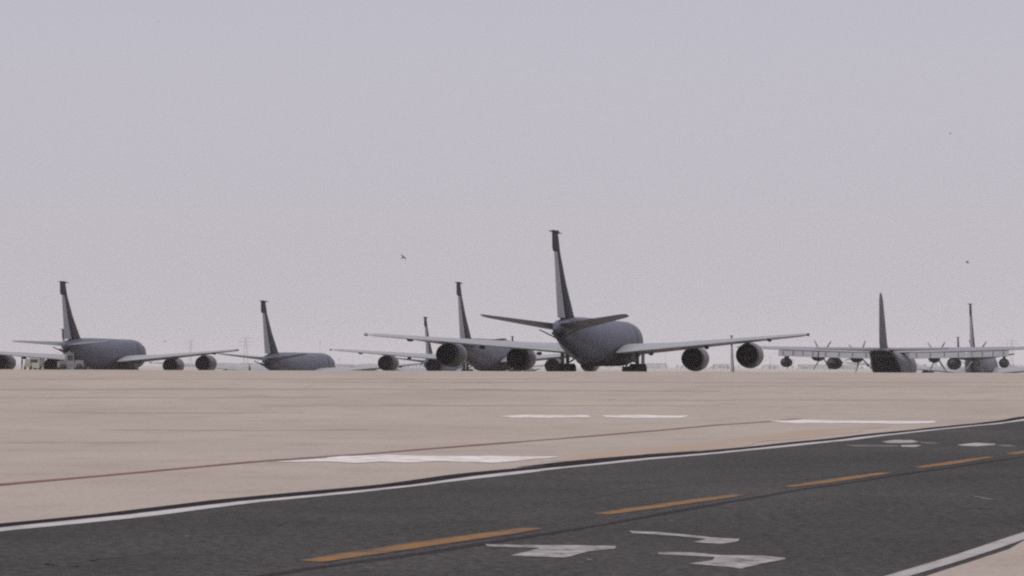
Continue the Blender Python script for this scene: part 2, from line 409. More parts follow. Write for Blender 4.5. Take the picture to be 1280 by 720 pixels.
# skid marks on the asphalt
for a in ([(115, 702), (175, 694), (228, 686)], [(700, 629), (800, 612), (900, 602)], [(1000, 600), (1100, 588), (1200, 577)]):
    strip('skid_mark', [hit(*p) for p in a], 0.14, 0.006, M['skid'], step=0.4, jag=0.12, taper=0.8)
# apron paint
strip('red_boundary_line', [hit(*p) for p in [(0, 606), (160, 592), (320, 577), (460, 567.5), (600, 556), (760, 543.5), (900, 531), (1000, 523.5)]], 0.24, 0.0055, M['red_line'], ext=(40, 0), step=0.6, jag=0.06)
strip('faded_tan_line', [hit(*p) for p in [(700, 576.5), (800, 565), (900, 554), (1000, 542.5), (1100, 532)]], 1.5, 0.004, M['tan_stain'], step=0.8, jag=0.5, taper=0.7)
patch('apron_marking', [(338, 578.2), (395, 573.6), (430, 570.5), (480, 569), (540, 570.5), (600, 570), (640, 571), (700, 570.5), (672, 574), (640, 577.5), (610, 579), (560, 577), (520, 578.5), (480, 577), (440, 579), (410, 577)], 0.0065, M['white_apron'], jag=0.25)
patch('apron_marking', [(616, 520.6), (660, 518.8), (738, 519.2), (734, 521.6), (690, 522.6), (640, 522)], 0.0065, M['white_apron'], jag=0.2)
patch('apron_marking', [(750, 519.8), (800, 518.7), (864, 520), (850, 522.4), (800, 522.6), (760, 522)], 0.0065, M['white_apron'], jag=0.2)
patch('apron_marking', [(958, 526.3), (1000, 525), (1050, 526), (1110, 526.3), (1170, 526.6), (1165, 529.2), (1120, 530), (1060, 528.9), (1000, 529.3)], 0.0065, M['white_apron'], jag=0.2)
strip('dark_streak', [hit(*p) for p in [(-20, 487.2), (120, 487), (300, 486.4), (450, 486.2), (640, 486.6)]], 0.55, 0.0055, M['streak'], step=0.8, jag=0.35, taper=0.6)
for y0, x0, x1, w in ((497, -20, 420, .5), (507, 260, 900, .4), (478, 300, 1290, .5), (474, -20, 700, .4), (516, 40, 380, .35), (538, 120, 520, .25), (553, -20, 200, .2), (500, 760, 1290, .45), (483, 820, 1290, .4)):
    strip('faint_streak', [hit(x0 + (x1 - x0) * t_ / 4, y0 + random.uniform(-.4, .4)) for t_ in range(5)], w, 0.005, M['faint_streak'], step=0.9, jag=0.3, taper=0.9)
strip('dark_streak', [hit(*p) for p in [(560, 488), (760, 488.6), (900, 488.8)]], 0.4, 0.0055, M['streak'], step=0.8, jag=0.35, taper=0.9)

# ------------------------------------------------------------------ tanker jet
def sect(s, zc, hw, hh, n=28, p=2.2):
    out = []
    for k in range(n):
        a = 2 * math.pi * k / n; c, q = math.cos(a), math.sin(a)
        out.append(Vector((20 - s, math.copysign(abs(c) ** (2 / p), c) * hw, zc + math.copysign(abs(q) ** (2 / p), q) * hh)))
    return out
NACA = [(1.0, 0.0), (0.92, .10), (0.8, .23), (0.6, .40), (0.4, .485), (0.25, .49), (0.12, .40), (0.05, .28), (0.015, .16), (0, 0)]
def foil(le, chord, tc, inc=0.0, mode='h', org=20, camber=0.0):
    """aerofoil ring; le = (station, span, z); mode h: lifting surface, v: fin"""
    up_ = [(c, t * tc + camber * math.sin(math.pi * c)) for c, t in NACA]; lo_ = [(c, -t * tc * 0.85 + camber * math.sin(math.pi * c)) for c, t in reversed(NACA[1:-1])]
    if mode == 'v': lo_ = [(c, -t * tc) for c, t in reversed(NACA[1:-1])]
    out = []
    for c, t in up_ + lo_:
        dx, dz = c * chord, t * chord
        if mode == 'h':
            x = dx * math.cos(inc) - dz * math.sin(inc) * -1 * 0; z = dz - (dx - 0.25 * chord) * math.sin(inc)
            out.append(Vector((org - (le[0] + x), le[1], le[2] + z)))
        else:
            out.append(Vector((org - (le[0] + dx), le[1] + dz, le[2])))
    return out

def make_tanker():
    root = empty('tanker_jet', (0, 0, 0))
    NS = lambda s_: s_ if s_ > 14 else 14 - (14 - s_) * 0.64
    st = [(0, 2.95, .06, .06), (.3, 2.95, .38, .4), (1, 3.0, .8, .85), (2, 3.05, 1.18, 1.3), (3.5, 3.12, 1.55, 1.72), (5.5, 3.2, 1.78, 1.98), (8, 3.24, 1.84, 2.06),
          (14, 3.24, 1.84, 2.06), (20, 3.24, 1.84, 2.06), (26, 3.25, 1.84, 2.05), (29, 3.36, 1.76, 1.93), (32, 3.6, 1.52, 1.64), (34.5, 3.83, 1.2, 1.32), (36.5, 4.02, .92, 1.0), (38.2, 4.16, .64, .70), (39.3, 4.23, .42, .46), (39.9, 4.26, .2, .22)]
    MB().loft([sect(NS(q[0]), *q[1:]) for q in st]).build('fuselage', M['body'], root)
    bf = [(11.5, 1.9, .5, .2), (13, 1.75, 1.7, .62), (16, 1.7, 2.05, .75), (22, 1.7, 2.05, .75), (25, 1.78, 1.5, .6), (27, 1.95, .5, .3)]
    MB().loft([sect(*q, p=3) for q in bf]).build('belly_fairing', M['dark'], root)  # dark grey stands in for shade on the underside of the body
    # windscreen band
    ws = MB()
    for sgn in (-1, 1):
        for k in range(3):
            a0 = R(38 + k * 17)
            c = Vector((20 - NS(2.2) - k * -.25, sgn * 1.27 * math.cos(a0) , 3.08 + 1.4 * math.sin(a0)))
            ws.box(c, (.5, .42, .3), Matrix.Rotation(-sgn * (math.pi / 2 - a0), 3, 'X') @ Matrix.Rotation(R(25), 3, 'Y'))
    ws.build('windscreen', M['glass'], root)
    dm = MB()                                           # dark seal of the right-hand service door
    prof = [Vector((0, -abs(math.cos(a)) ** (2 / 2.2) * 1.845, 3.24 + math.copysign(abs(math.sin(a)) ** (2 / 2.2), math.sin(a)) * 2.065)) for a in [R(-14 + 6 * k) for k in range(11)]]
    dm.loft([[p + Vector((20 - s_, -.008, 0)) for p in prof] for s_ in (11.6, 11.85)], cap=False, closed=False, smooth=True)
    dm.build('door_seal', M['dark'], root)
    for sg in (1, -1):
        stn = [(1.2, 13.1, 10.2, 2.30, .13, 1.6), (4, 15.3, 8.6, 2.52, .125, 1.5), (6.8, 17.5, 7.1, 2.70, .12, 1.2), (13.5, 22.65, 4.9, 3.22, .11, .8), (19.3, 27.1, 3.15, 3.68, .10, .6), (19.9, 27.9, 2.3, 3.73, .06, .6)]
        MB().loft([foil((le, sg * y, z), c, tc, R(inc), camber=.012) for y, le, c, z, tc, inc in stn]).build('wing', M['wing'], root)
        MB().lathe([(-.5, .02), (-.4, .11), (.1, .13), (.4, .07), (.5, .01)], (20 - 29.2, sg * 19.98, 3.74)).build('wingtip_light', M['dark'], root)
        for y, s_, z in ((5.2, 23.6, 2.1), (10.4, 24.4, 2.65), (16.4, 27.4, 3.3)):
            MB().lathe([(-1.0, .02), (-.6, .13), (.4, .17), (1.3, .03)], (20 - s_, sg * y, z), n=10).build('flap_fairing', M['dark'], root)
        for y, s0, z in ((8.3, 15.1, 1.68), (13.95, 19.5, 1.98)):
            x0 = 20 - s0
            c = (0, sg * y, z)
            nb = MB().lathe([(x0 - 1.5, .78), (x0 - .85, .82), (x0 - .64, .88), (x0 - .6, .95), (x0 - .72, 1.05), (x0 - 1.2, 1.13), (x0 - 2.0, 1.18), (x0 - 2.8, 1.16), (x0 - 3.6, 1.08), (x0 - 4.45, .98), (x0 - 4.42, .94), (x0 - 3.4, .97)], c, n=32)
            en = nb.build('engine', M['nacelle'], root)
            MB().lathe([(x0 - 1.6, .02), (x0 - 1.6, .85), (x0 - 3.3, .965), (x0 - 3.35, .02)], c, n=28).build('fan_duct', M['nozzle'], en)
            MB().lathe([(x0 - 3.36, .74), (x0 - 4.4, .66), (x0 - 5.0, .5), (x0 - 4.97, .46), (x0 - 4.5, .45)], c, n=24).build('core_nozzle', M['nozzle'], en)
            MB().lathe([(x0 - 4.4, .42), (x0 - 4.9, .3), (x0 - 5.5, .02)], c, n=18).build('exhaust_plug', M['nozzle'], en)
            wz = 2.70 + (y - 6.8) * .0777
            py = MB()
            zz = [(z + 1.05, s0 + .9, 4.4, .34), (wz - .12, s0 + 2.2, 4.9, .30)]
            rg = []
            for zq, s_, L_, w_ in zz:
                rg.append([Vector((20 - s_ - f_ * L_, sg * y + g_ * w_ / 2, zq)) for f_, g_ in ((0, 0), (.12, .8), (.5, 1), (.85, .8), (1, .1), (1, -.1), (.85, -.8), (.5, -1), (.12, -.8))])
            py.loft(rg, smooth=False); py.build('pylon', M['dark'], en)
        # tailplane: its own origin at the pivot, so that each jet has its own trim
        piv = Vector((20 - 37.6, 0, 4.32))
        tp = [(.35, 34.7, 5.0, 4.32, .11), (1.5, 35.6, 4.5, 4.43, .105), (5.9, 39.3, 2.15, 4.86, .095), (6.25, 39.8, 1.5, 4.89, .06)]
        mb = MB().loft([[q - piv for q in foil((le, sg * y, z), c, tc)] for y, le, c, z, tc in tp])
        mb.build('tailplane', M['tail'], root, loc=piv)
        # main undercarriage
        gl = MB(); gy = sg * 3.35
        gl.tube((0.0, gy, .62), (0.0, gy - sg * .1, 2.35), .15, .19)
        gl.tube((0.0, gy, 1.2), (0.0, gy - sg * 1.7, 2.2), .08)
        gl.tube((0.05, gy, 1.05), (-1.5, gy - sg * .2, 2.2), .07)
        gl.tube((-.75, gy, .58), (.75, gy, .58), .11)
        g = gl.build('landing_gear', M['metal'], root)
        MB().box((0.1, gy + sg * .45, 1.72), (1.5, .05, 1.15)).build('gear_door', M['wing'], g)
        for wx in (-.72, .72):
            for wy in (-.42, .42):
                MB().lathe([(-.19, .2), (-.2, .5), (-.12, .6), (.12, .6), (.2, .5), (.19, .2)], (wx, gy + wy, .6), 'y', 20, True).build('wheel', M['tyre'], g)
    ng = MB().tube((12, 0, .45), (12.1, 0, 1.7), .1).tube((12, 0, .9), (13, 0, 1.6), .05).build('nose_gear', M['metal'], root)
    for wy in (-.24, .24):
        MB().lathe([(-.13, .15), (-.14, .4), (-.08, .48), (.08, .48), (.14, .4), (.13, .15)], (12, wy, .48), 'y', 18, True).build('wheel', M['tyre'], ng)
    # fin with dorsal fillet, rudder cut out behind it, dark cap with probe
    def fin_sec(z, le, te, th, cut=None):
        ch = te - le; pts = []
        prof = [(0, 0), (.02, .3), (.08, .62), (.2, .9), (.36, 1), (.5, .96), (.66, .78)]
        for c, t in prof: pts.append((c, t))
        up_ = [Vector((20 - le - c * ch, t * th / 2, z)) for c, t in pts]
        lo_ = [Vector((20 - le - c * ch, -t * th / 2, z)) for c, t in reversed(pts[1:])]
        return up_ + lo_
    fs = [(4.75, 31.2, 39.5, .62), (5.35, 33.0, 39.6, .62), (6.0, 33.75, 39.7, .60), (8, 36.15, 40.1, .50), (10.6, 38.5, 40.55, .34)]
    MB().loft([fin_sec(*q) for q in fs]).build('fin', M['dark'], root)  # dark grey deepens the fin's shaded side against the sunlit-looking rudder
    def rud_sec(z, le, te, th):
        ch = te - le; a, h = le + .66 * ch, .78 * th / 2
        # the rudder stands a few degrees to the right
        o = .045 * (te - a)
        return [Vector((20 - a, h, z)), Vector((20 - a - .5 * (te - a), h * .62 - o * .5, z)), Vector((20 - te, .02 - o, z)), Vector((20 - te, -.02 - o, z)), Vector((20 - a - .5 * (te - a), -h * .62 - o * .5, z)), Vector((20 - a, -h, z))]
    rs = [(5.05, 32.3, 39.55, .62), (5.6, 33.3, 39.65, .61), (8, 36.15, 40.1, .50), (10.55, 38.46, 40.54, .34)]
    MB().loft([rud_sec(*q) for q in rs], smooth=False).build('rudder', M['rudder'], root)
    cp = MB().loft([foil((le, 0, z), c, tc, 0, 'v') for z, le, c, tc in ((10.6, 38.48, 2.5, .13), (10.9, 38.62, 2.6, .13), (12.0, 39.2, 2.1, .14), (12.12, 39.25, 2.0, .04))])
    cp.lathe([(20 - 37.6, .03), (20 - 38.4, .05), (20 - 39.2, .13), (20 - 40.8, .14), (20 - 41.5, .04)], (0, 0, 12.2), n=12, cap=True)
    cp.box((20 - 40.6, 0, 12.25), (.8, .75, .05))
    cp.build('fin_cap', M['dark'], root)
    # refuelling boom stowed under the tail, with its V of ruddervators
    bm_ = MB().tube((20 - 31.5, 0, 1.95), (20 - 39.0, 0, 3.35), .24, .2).tube((20 - 39.0, 0, 3.35), (20 - 41.0, 0, 3.72), .12, .1)
    b = bm_.build('refuelling_boom', M['dark'], root)
    for sg in (1, -1):
        MB().loft([foil((38.0, sg * .2, 3.3), 1.1, .1), foil((38.5, sg * 1.6, 4.0), .8, .1)]).build('ruddervator', M['dark'], b)
    return root

def place(o, x, y, hd, z):
    o.location = (x, y, z); o.rotation_euler = (0, 0, math.pi / 2 - R(hd))
LBL = {
 'main': 'largest grey four-engine tanker jet, nearest on the apron, wheels in view, seen from behind',
 'left': 'grey four-engine tanker jet at the left edge, with a grey tractor under its tail',
 'p3': 'grey tanker jet showing only body and tail, standing alone between the left and largest jets',
 'p4': "grey tanker jet whose body shows between the largest jet's two left engines",
 'p5': "distant tanker jet whose slim fin rises just left of the largest jet's outer left engine",
 'p6': "far tanker jet whose thin fin stands between the largest jet's two right engines",
 'p7': "far tanker jet, only a fin tip above the largest jet's left wing near the body",
 'p8': 'far tanker jet, short fin above the propeller transport\'s right wing, left of a taller fin',
 'p9': 'far tanker jet whose dark fin tip peeps out left of the left-edge jet\'s fin',
 'p10': "grey tanker jet behind the propeller transport's right wing, tall fin above that wing"}
proto = make_tanker(); first = True
for k, (x, y, hd, z) in JETS.items():
    o = proto if first else copy_tree(proto); first = False
    place(o, x, y, hd, z)
    tag(o, LBL[k], 'tanker jet', 'grey four-engine tanker jets parked on the apron')
    trim = {'main': 6.0, 'left': -3.5, 'p3': 2, 'p4': 4}.get(k, 3)
    for ch in o.children:
        if ch.name.startswith('tailplane'): ch.rotation_euler = (0, R(trim), 0)

# ------------------------------------------------------------------ propeller transport
def make_transport():
    root = empty('propeller_transport', (0, 0, 0)); O = 13.0
    def ring(s, zc, hw, hh, n=28, a0=0, a1=2 * math.pi, full=True):
        c = n if full else n - 1
        return [Vector((O - s, math.cos(a0 + (a1 - a0) * k / c) * hw, zc + math.sin(a0 + (a1 - a0) * k / c) * hh)) for k in range(n)]
    fwd = [(0, 1.9, .1, .1), (.4, 1.95, .7, .7), (1.4, 2.1, 1.3, 1.3), (2.6, 2.3, 1.75, 1.85), (4.2, 2.45, 2.1, 2.15), (6, 2.45, 2.15, 2.15), (17.5, 2.45, 2.15, 2.15)]
    fu = MB().loft([ring(*q) for q in fwd], cap=False)
    fu.loft([ring(s, 2.45, 1.97, 1.97) for s in (17.5, 6.5)], cap=False)      # inner wall of the hold
    fu.loft([ring(17.5, 2.45, 2.15, 2.15), ring(17.5, 2.45, 1.97, 1.97)], cap=False, smooth=False)
    aft = [(17.5, 2.45, 2.15, 2.15, 45), (20, 2.75, 2.08, 1.9, 32), (22.5, 3.2, 1.85, 1.5, 18), (25, 3.75, 1.6, 1.02, 6), (27.6, 4.2, 1.42, .58, -2), (29, 4.42, 1.1, .3, -6)]
    out_ = [ring(s, z, w, h, 21, R(-a), R(180 + a), False) for s, z, w, h, a in aft]
    in_ = [ring(s, z, w - .18, h - .14, 21, R(-a), R(180 + a), False) for s, z, w, h, a in aft]
    fu.loft(out_, cap=False, closed=False); fu.loft(in_, cap=False, closed=False)
    for k in (0, 20): fu.loft([[a[k], b[k]] for a, b in zip(out_, in_)], cap=False, closed=False, smooth=False)
    fu.loft([[out_[-1][k], in_[-1][k]] for k in range(21)], cap=False, closed=False, smooth=False)
    f = fu.build('fuselage', M['turbo'], root)
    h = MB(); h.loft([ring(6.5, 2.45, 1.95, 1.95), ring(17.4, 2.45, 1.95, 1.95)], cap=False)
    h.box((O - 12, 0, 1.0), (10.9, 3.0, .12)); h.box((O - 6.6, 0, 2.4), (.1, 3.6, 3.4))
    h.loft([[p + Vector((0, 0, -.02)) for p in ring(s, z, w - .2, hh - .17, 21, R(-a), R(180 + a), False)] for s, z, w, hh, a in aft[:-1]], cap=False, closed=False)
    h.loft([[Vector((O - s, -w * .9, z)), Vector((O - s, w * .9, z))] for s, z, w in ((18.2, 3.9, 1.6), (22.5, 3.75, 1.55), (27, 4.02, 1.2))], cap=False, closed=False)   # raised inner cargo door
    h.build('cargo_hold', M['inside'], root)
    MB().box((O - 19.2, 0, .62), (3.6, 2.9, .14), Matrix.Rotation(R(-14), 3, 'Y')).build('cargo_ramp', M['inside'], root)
    # wing: one piece over the body
    ws = [(-20.2, 11.7, 2.3, 5.05, .11), (-19.5, 11.45, 2.75, 5.02, .12), (-10, 10.95, 4.1, 4.75, .15), (-5.2, 10.6, 4.9, 4.6, .17), (0, 10.6, 4.9, 4.55, .17), (5.2, 10.6, 4.9, 4.6, .17), (10, 10.95, 4.1, 4.75, .15), (19.5, 11.45, 2.75, 5.02, .12), (20.2, 11.7, 2.3, 5.05, .11)]
    MB().loft([foil((le, y, z), c, tc, R(3), org=O, camber=.015) for y, le, c, z, tc in ws]).build('wing', M['turbow'], root)
    for sg in (1, -1):
        for y0, y1 in ((2.3, 9.2), (9.35, 14.5)):
            te = lambda y: (15.5 if y < 5.2 else 15.5 - (y - 5.2) * .094, 4.38 if y < 5.2 else 4.38 + (y - 5.2) * .035)
            a, b = te(y0), te(y1); ch = 1.18
            rg = []
            for (s_, z_), y in ((a, y0), (b, y1)):
                rg.append([Vector((O - s_ + .1, sg * y, z_ - .02)), Vector((O - s_ - .25, sg * y, z_ - .12)), Vector((O - s_ - .66, sg * y, z_ - .78)), Vector((O - s_ - .6, sg * y, z_ - .80)), Vector((O - s_ - .05, sg * y, z_ - .35))])
            fp = MB().loft(rg, smooth=False).build('flap', M['flap'], root)
            tk = MB()
            for q in range(4):
                t = (q + .5) / 4; yy = y0 + (y1 - y0) * t; s_ = a[0] + (b[0] - a[0]) * t; z_ = a[1] + (b[1] - a[1]) * t
                tk.box((O - s_ - .47, sg * yy, z_ - .42), (.12, .09, .66), Matrix.Rotation(R(24), 3, 'Y'))
            tk.build('flap_track', M['dark'], fp)
        for y, z in ((4.95, 3.82), (9.95, 4.0)):
            n = MB().lathe([(O - 7.6, .22), (O - 7.8, .42), (O - 8.6, .58), (O - 10.5, .66), (O - 13, .60), (O - 14.3, .46), (O - 15.0, .32), (O - 15.0, .02)], (0, sg * y, z - .12)).build('engine', M['dark'], root)
            pr = MB().lathe([(O - 6.6, .02), (O - 6.9, .2), (O - 7.3, .3), (O - 7.6, .3)], (0, sg * y, z + .03), n=16, cap=True)
            for k in range(6):
                a = R({(9.95, 1): 62, (4.95, 1): 47, (4.95, -1): 58, (9.95, -1): 66}[(y, sg)] + 60 * k)
                e = Vector((0, math.cos(a), math.sin(a))); t_ = Vector((.45, -math.sin(a) * .9, math.cos(a) * .9)).normalized()
                c0 = Vector((O - 7.2, sg * y, z + .03)); rg = []
                for r_, w_, th in ((.25, .14, .1), (.8, .19, .06), (1.5, .20, .05), (2.2, .13, .03)):
                    nn = e.cross(t_); p = c0 + e * r_
                    rg.append([p + t_ * w_ / 2 + nn * th / 2, p - t_ * w_ / 2 + nn * th / 2, p - t_ * w_ / 2 - nn * th / 2, p + t_ * w_ / 2 - nn * th / 2])
                pr.loft(rg, smooth=False)
            pr.build('propeller', M['prop'], n)
        def pod(name, y, z, r, s0, L_, zw, mt):
            p = MB().lathe([(O - s0, .02), (O - s0 - .08 * L_, r * .55), (O - s0 - .22 * L_, r * .92), (O - s0 - .4 * L_, r), (O - s0 - .72 * L_, r * .96), (O - s0 - .9 * L_, r * .6), (O - s0 - L_, .05)], (0, sg * y, z), n=22).build(name, mt, root)
            MB().loft([[Vector((O - s_, sg * y + w, zq)) for s_, w in ((10.6, 0), (11.4, .14), (13.6, .14), (14.6, 0), (13.6, -.14), (11.4, -.14))] for zq in (z + r * .85, zw)], smooth=False).build('pylon', M['dark'], p)
        pod('fuel_tank', 7.6, 2.98, .80, 8.6, 8.4, 4.55, M['dark'])
        pod('refuelling_pod', 13.8, 3.06, .62, 10.2, 5.6, 4.8, M['dark'])
        MB().loft([[Vector((O - s, sg * (1.95 + math.cos(a) * w), .95 + math.sin(a) * hh)) for a in [2 * math.pi * k / 18 for k in range(18)]] for s, w, hh in ((9.3, .1, .1), (10.2, .55, .5), (12, .75, .72), (15.5, .75, .72), (17.2, .5, .5), (18.3, .1, .1))]).build('wheel_sponson', M['dark'], root)
        for wx in (-.1, -1.7):
            MB().lathe([(-.2, .25), (-.22, .55), (-.12, .68), (.12, .68), (.22, .55), (.2, .25)], (wx, sg * 2.15, .66), 'y', 18, True).build('wheel', M['tyre'], root)
        MB().loft([foil((le, sg * y, z), c, .1, R(1), org=O) for y, le, c, z in ((.3, 24.3, 4.3, 4.62), (7.4, 25.9, 2.3, 4.78), (8.0, 26.3, 1.6, 4.8))]).build('tailplane', M['turbow'], root)
    MB().tube((10, 0, .4), (10, 0, 1.0), .1).lathe([(-.3, .1), (-.3, .4), (.3, .4), (.3, .1)], (10, 0, .42), 'y', 16, True).build('nose_gear', M['tyre'], root)
    MB().loft([foil((le, 0, z), c, tc, 0, 'v', org=O) for z, le, c, tc in ((4.3, 19.6, 9.0, .05), (4.95, 21.4, 7.3, .10), (5.4, 22.6, 6.15, .13), (7, 23.7, 5.2, .135), (10.6, 25.9, 3.1, .13), (11.3, 26.5, 2.2, .09), (11.55, 27.0, 1.4, .04))]).build('fin', M['turbofin'], root)
    ws2 = MB()
    for k in range(5):
        a = R(30 + 30 * k); ws2.box((O - 2.25, 1.55 * math.cos(a), 2.45 + 1.5 * math.sin(a)), (.5, .5, .12), Matrix.Rotation(a - math.pi / 2, 3, 'X'))
    ws2.build('windscreen', M['glass'], root)
    return root
tr = make_transport(); place(tr, *TURBO)
tag(tr, 'grey four-propeller transport plane on the right, rear ramp open, flaps lowered', 'transport plane')

# ------------------------------------------------------------------ vehicles, person, post at the left jet
def wheels(root, pts, r, w=.22):
    for x, y in pts:
        wo = MB().lathe([(-w / 2, r * .4), (-w / 2, r * .85), (-w * .3, r), (w * .3, r), (w / 2, r * .85), (w / 2, r * .4)], (x, y, r), 'y', 18, True).build('wheel', M['tyre'], root)
        MB().lathe([(-w / 2 - .01, .02), (-w / 2 - .01, r * .42), (w / 2 + .01, r * .42), (w / 2 + .01, .02)], (x, y, r), 'y', 14).build('hub', M['dark'], wo)
t = empty('tow_tractor', SP_TUG, R(20))
MB().box((0, 0, .62), (2.9, 1.6, .5)).box((.95, 0, 1.05), (1.0, 1.5, .4), taper=.9).box((-1.1, 0, .98), (.7, 1.45, .25)).build('body', M['tug'], t)
cab = MB().box((-.15, 0, 1.48), (1.1, 1.4, 1.2), taper=.72).box((-.15, 0, 2.12), (.9, 1.1, .08)).build('cab', M['tug'], t)
MB().box((-.15, -.66, 1.6), (.6, .06, .5), Matrix.Rotation(R(-9), 3, 'X')).build('window', M['glass'], cab)
MB().box((-.15, .66, 1.6), (.6, .06, .5), Matrix.Rotation(R(9), 3, 'X')).build('window', M['glass'], cab)
MB().lathe([(0, .09), (.14, .07), (.17, .01)], (-.15, 0, 2.16), 'z', 10, True).build('beacon', M['yellow'], cab)
wheels(t, [(-.95, -.75), (-.95, .75), (.95, -.75), (.95, .75)], .42)
tag(t, "pale grey tow tractor under the left-edge jet's tail", 'tow tractor')

v = empty('service_van', SP_VAN, R(84))
MB().box((-.35, 0, 1.05), (2.7, 1.6, 1.5), taper=.93).box((1.35, 0, .8), (.9, 1.5, .8), taper=.85).build('body', M['cream'], v)
MB().box((1.02, 0, 1.5), (.06, 1.3, .5), Matrix.Rotation(R(-20), 3, 'Y')).build('windscreen', M['glass'], v)
MB().box((-1.68, 0, 1.35), (.05, 1.1, .4), Matrix.Rotation(R(3), 3, 'Y')).build('rear_window', M['glass'], v)
wheels(v, [(-1.05, -.72), (-1.05, .72), (1.1, -.72), (1.1, .72)], .34)
tag(v, 'small cream service van under the left-edge jet\'s left wing', 'van')

c = empty('equipment_cart', SP_CART, R(97))
MB().box((0, 0, .55), (1.5, .9, .35)).box((-.1, 0, 1.1), (1.1, .8, .8), taper=.9).build('body', M['yellow'], c)
MB().box((-.1, -.40, 1.08), (.8, .04, .5), Matrix.Rotation(R(-3), 3, 'X')).build('control_panel', M['dark'], c)
MB().tube((.75, 0, .5), (1.7, 0, .35), .04).build('tow_bar', M['metal'], c)
wheels(c, [(-.5, -.4), (-.5, .4), (.5, -.4), (.5, .4)], .28, .18)
tag(c, 'pale yellow equipment cart between a standing person and a cream van', 'equipment cart')

def person(loc, rz):
    """one continuous skinned body, standing with the feet apart"""
    sk = [((0, 0, .95), .15), ((0, 0, 1.15), .145), ((0, 0, 1.38), .17), ((0, 0, 1.50), .075), ((.02, 0, 1.60), .095), ((.02, 0, 1.70), .085),
          ((0, .11, .88), .10), ((.03, .14, .50), .068), ((-.02, .16, .10), .048), ((.14, .18, .045), .04),
          ((0, -.11, .88), .10), ((.01, -.14, .50), .068), ((-.04, -.16, .10), .048), ((.12, -.19, .045), .04),
          ((0, .21, 1.40), .07), ((-.02, .27, 1.12), .05), ((.10, .27, .88), .036), ((.16, .26, .80), .03),
          ((0, -.21, 1.40), .07), ((-.02, -.27, 1.12), .05), ((.08, -.28, .87), .036), ((.13, -.27, .79), .03)]
    ed = [(0, 1), (1, 2), (2, 3), (3, 4), (4, 5), (0, 6), (6, 7), (7, 8), (8, 9), (0, 10), (10, 11), (11, 12), (12, 13), (2, 14), (14, 15), (15, 16), (16, 17), (2, 18), (18, 19), (19, 20), (20, 21)]
    me = bpy.data.meshes.new('person'); me.from_pydata([p for p, r in sk], ed, [])
    o = bpy.data.objects.new('person', me); COL.objects.link(o)
    md = o.modifiers.new('skin', 'SKIN'); o.modifiers.new('sub', 'SUBSURF').levels = 2; o.modifiers['sub'].render_levels = 2
    for k, (p, r) in enumerate(sk):
        me.skin_vertices[0].data[k].radius = (r, r)
    me.skin_vertices[0].data[0].use_root = True
    me.materials.append(M['cloth']); o.location = loc; o.rotation_euler = (0, 0, rz)
    h = MB().lathe([(-.11, .03), (-.08, .085), (0, .105), (.07, .095), (.12, .05), (.135, .005)], (.02, 0, 1.66), 'z', 16, True).build('head', M['skin'], o)
    MB().lathe([(.0, .112), (.07, .104), (.125, .06), (.142, .005)], (.015, 0, 1.665), 'z', 16).build('hair', M['cloth'], h)
    return o
p = person(SP_PERSON, R(200))
tag(p, 'person in dark clothes standing on the apron at the far left edge', 'person')

q = MB().lathe([(0, .24), (.05, .24), (.06, .16), (.75, .05), (.95, .04), (1.0, .005)], (0, 0, 0), 'z', 14, True).build('marker_cone', M['red'])
q.location = SP_POST
tag(q, 'faded red marker cone on the apron left of the lone jet', 'marker cone')

# ------------------------------------------------------------------ birds
def bird(px, py, D, span, label, tilt, face):
    o = MB()
    o.lathe([(.55, .01), (.42, .08), (.15, .15), (-.15, .13), (-.4, .05), (-.62, .07)], (0, 0, 0), 'x', 10, True)
    for sg in (1, -1):
        rg = []
        for y, x, c_, z in ((.08, .16, .36, .06), (.45, .22, .32, .30), (.95, -.02, .1, .12)):
            rg.append([Vector((x, sg * y, z)), Vector((x - c_ * .4, sg * y, z + .03)), Vector((x - c_, sg * y, z)), Vector((x - c_ * .4, sg * y, z - .02))])
        o.loft(rg, smooth=False)
    b = o.build('bird', M['bird']); k = span / 1.9; b.scale = (k, k, k)
    b.location = at(px, py, D); b.rotation_euler = (R(tilt), R(-20), R(face))
    return tag(b, label, 'bird', 'birds flying over the apron')
bird(504, 322, 110, .46, 'dark bird in the sky left of the largest jet\'s fin', 40, 40)
bird(1209, 328, 120, .38, 'dark bird above the fins at the right edge of the sky', -25, 160)
bird(197, 27, 150, .28, 'tiny bird near the top left of the sky', 20, 100)
bird(1188, 167, 150, .28, 'tiny bird high in the sky at right', 10, 20)
bird(206, 427, 240, .42, 'small bird low over the left-edge jet\'s right wing', 15, 70)

# ------------------------------------------------------------------ far skyline
GZ = -3.0
def hangar(x0, x1, ytop, D, label, roof='flat'):
    D *= 1.5; a, b = at(x0, 457, D), at(x1, 457, D); top = at((x0 + x1) / 2, ytop, D).z; h = top - GZ; w = b.x - a.x
    o = empty('hangar', ((a.x + b.x) / 2, D + 15, GZ))
    MB().box((0, 0, h * .42), (w, 30, h * .84)).build('wall', M['hangar'], o)
    r = MB()
    n = max(1, int(w / 35)) if roof == 'ridge' else 1
    for k in range(n):
        cx = -w / 2 + w * (k + .5) / n; ww = w / n
        if roof == 'ridge':
            r.loft([[Vector((cx - ww / 2, y, h * .84)), Vector((cx, y, h)), Vector((cx + ww / 2, y, h * .84))] for y in (-15.6, 15.6)], smooth=False)
        else: r.box((cx, 0, h * .92), (ww + 1, 31, h * .16))
    r.build('roof', M['roof'], o)
    dr = MB(); nd = max(1, int(w / 28))
    for k in range(nd): dr.box((-w / 2 + w * (k + .5) / nd, -15.05, h * .3), (w / nd * .6, .3, h * .6))
    dr.build('door', M['roof'], o)
    return tag(o, label, 'hangar', 'far hangars on the horizon')
hangar(218, 262, 454.5, 2500, "far low hangar in haze between the left-edge jet's right engines", 'flat')
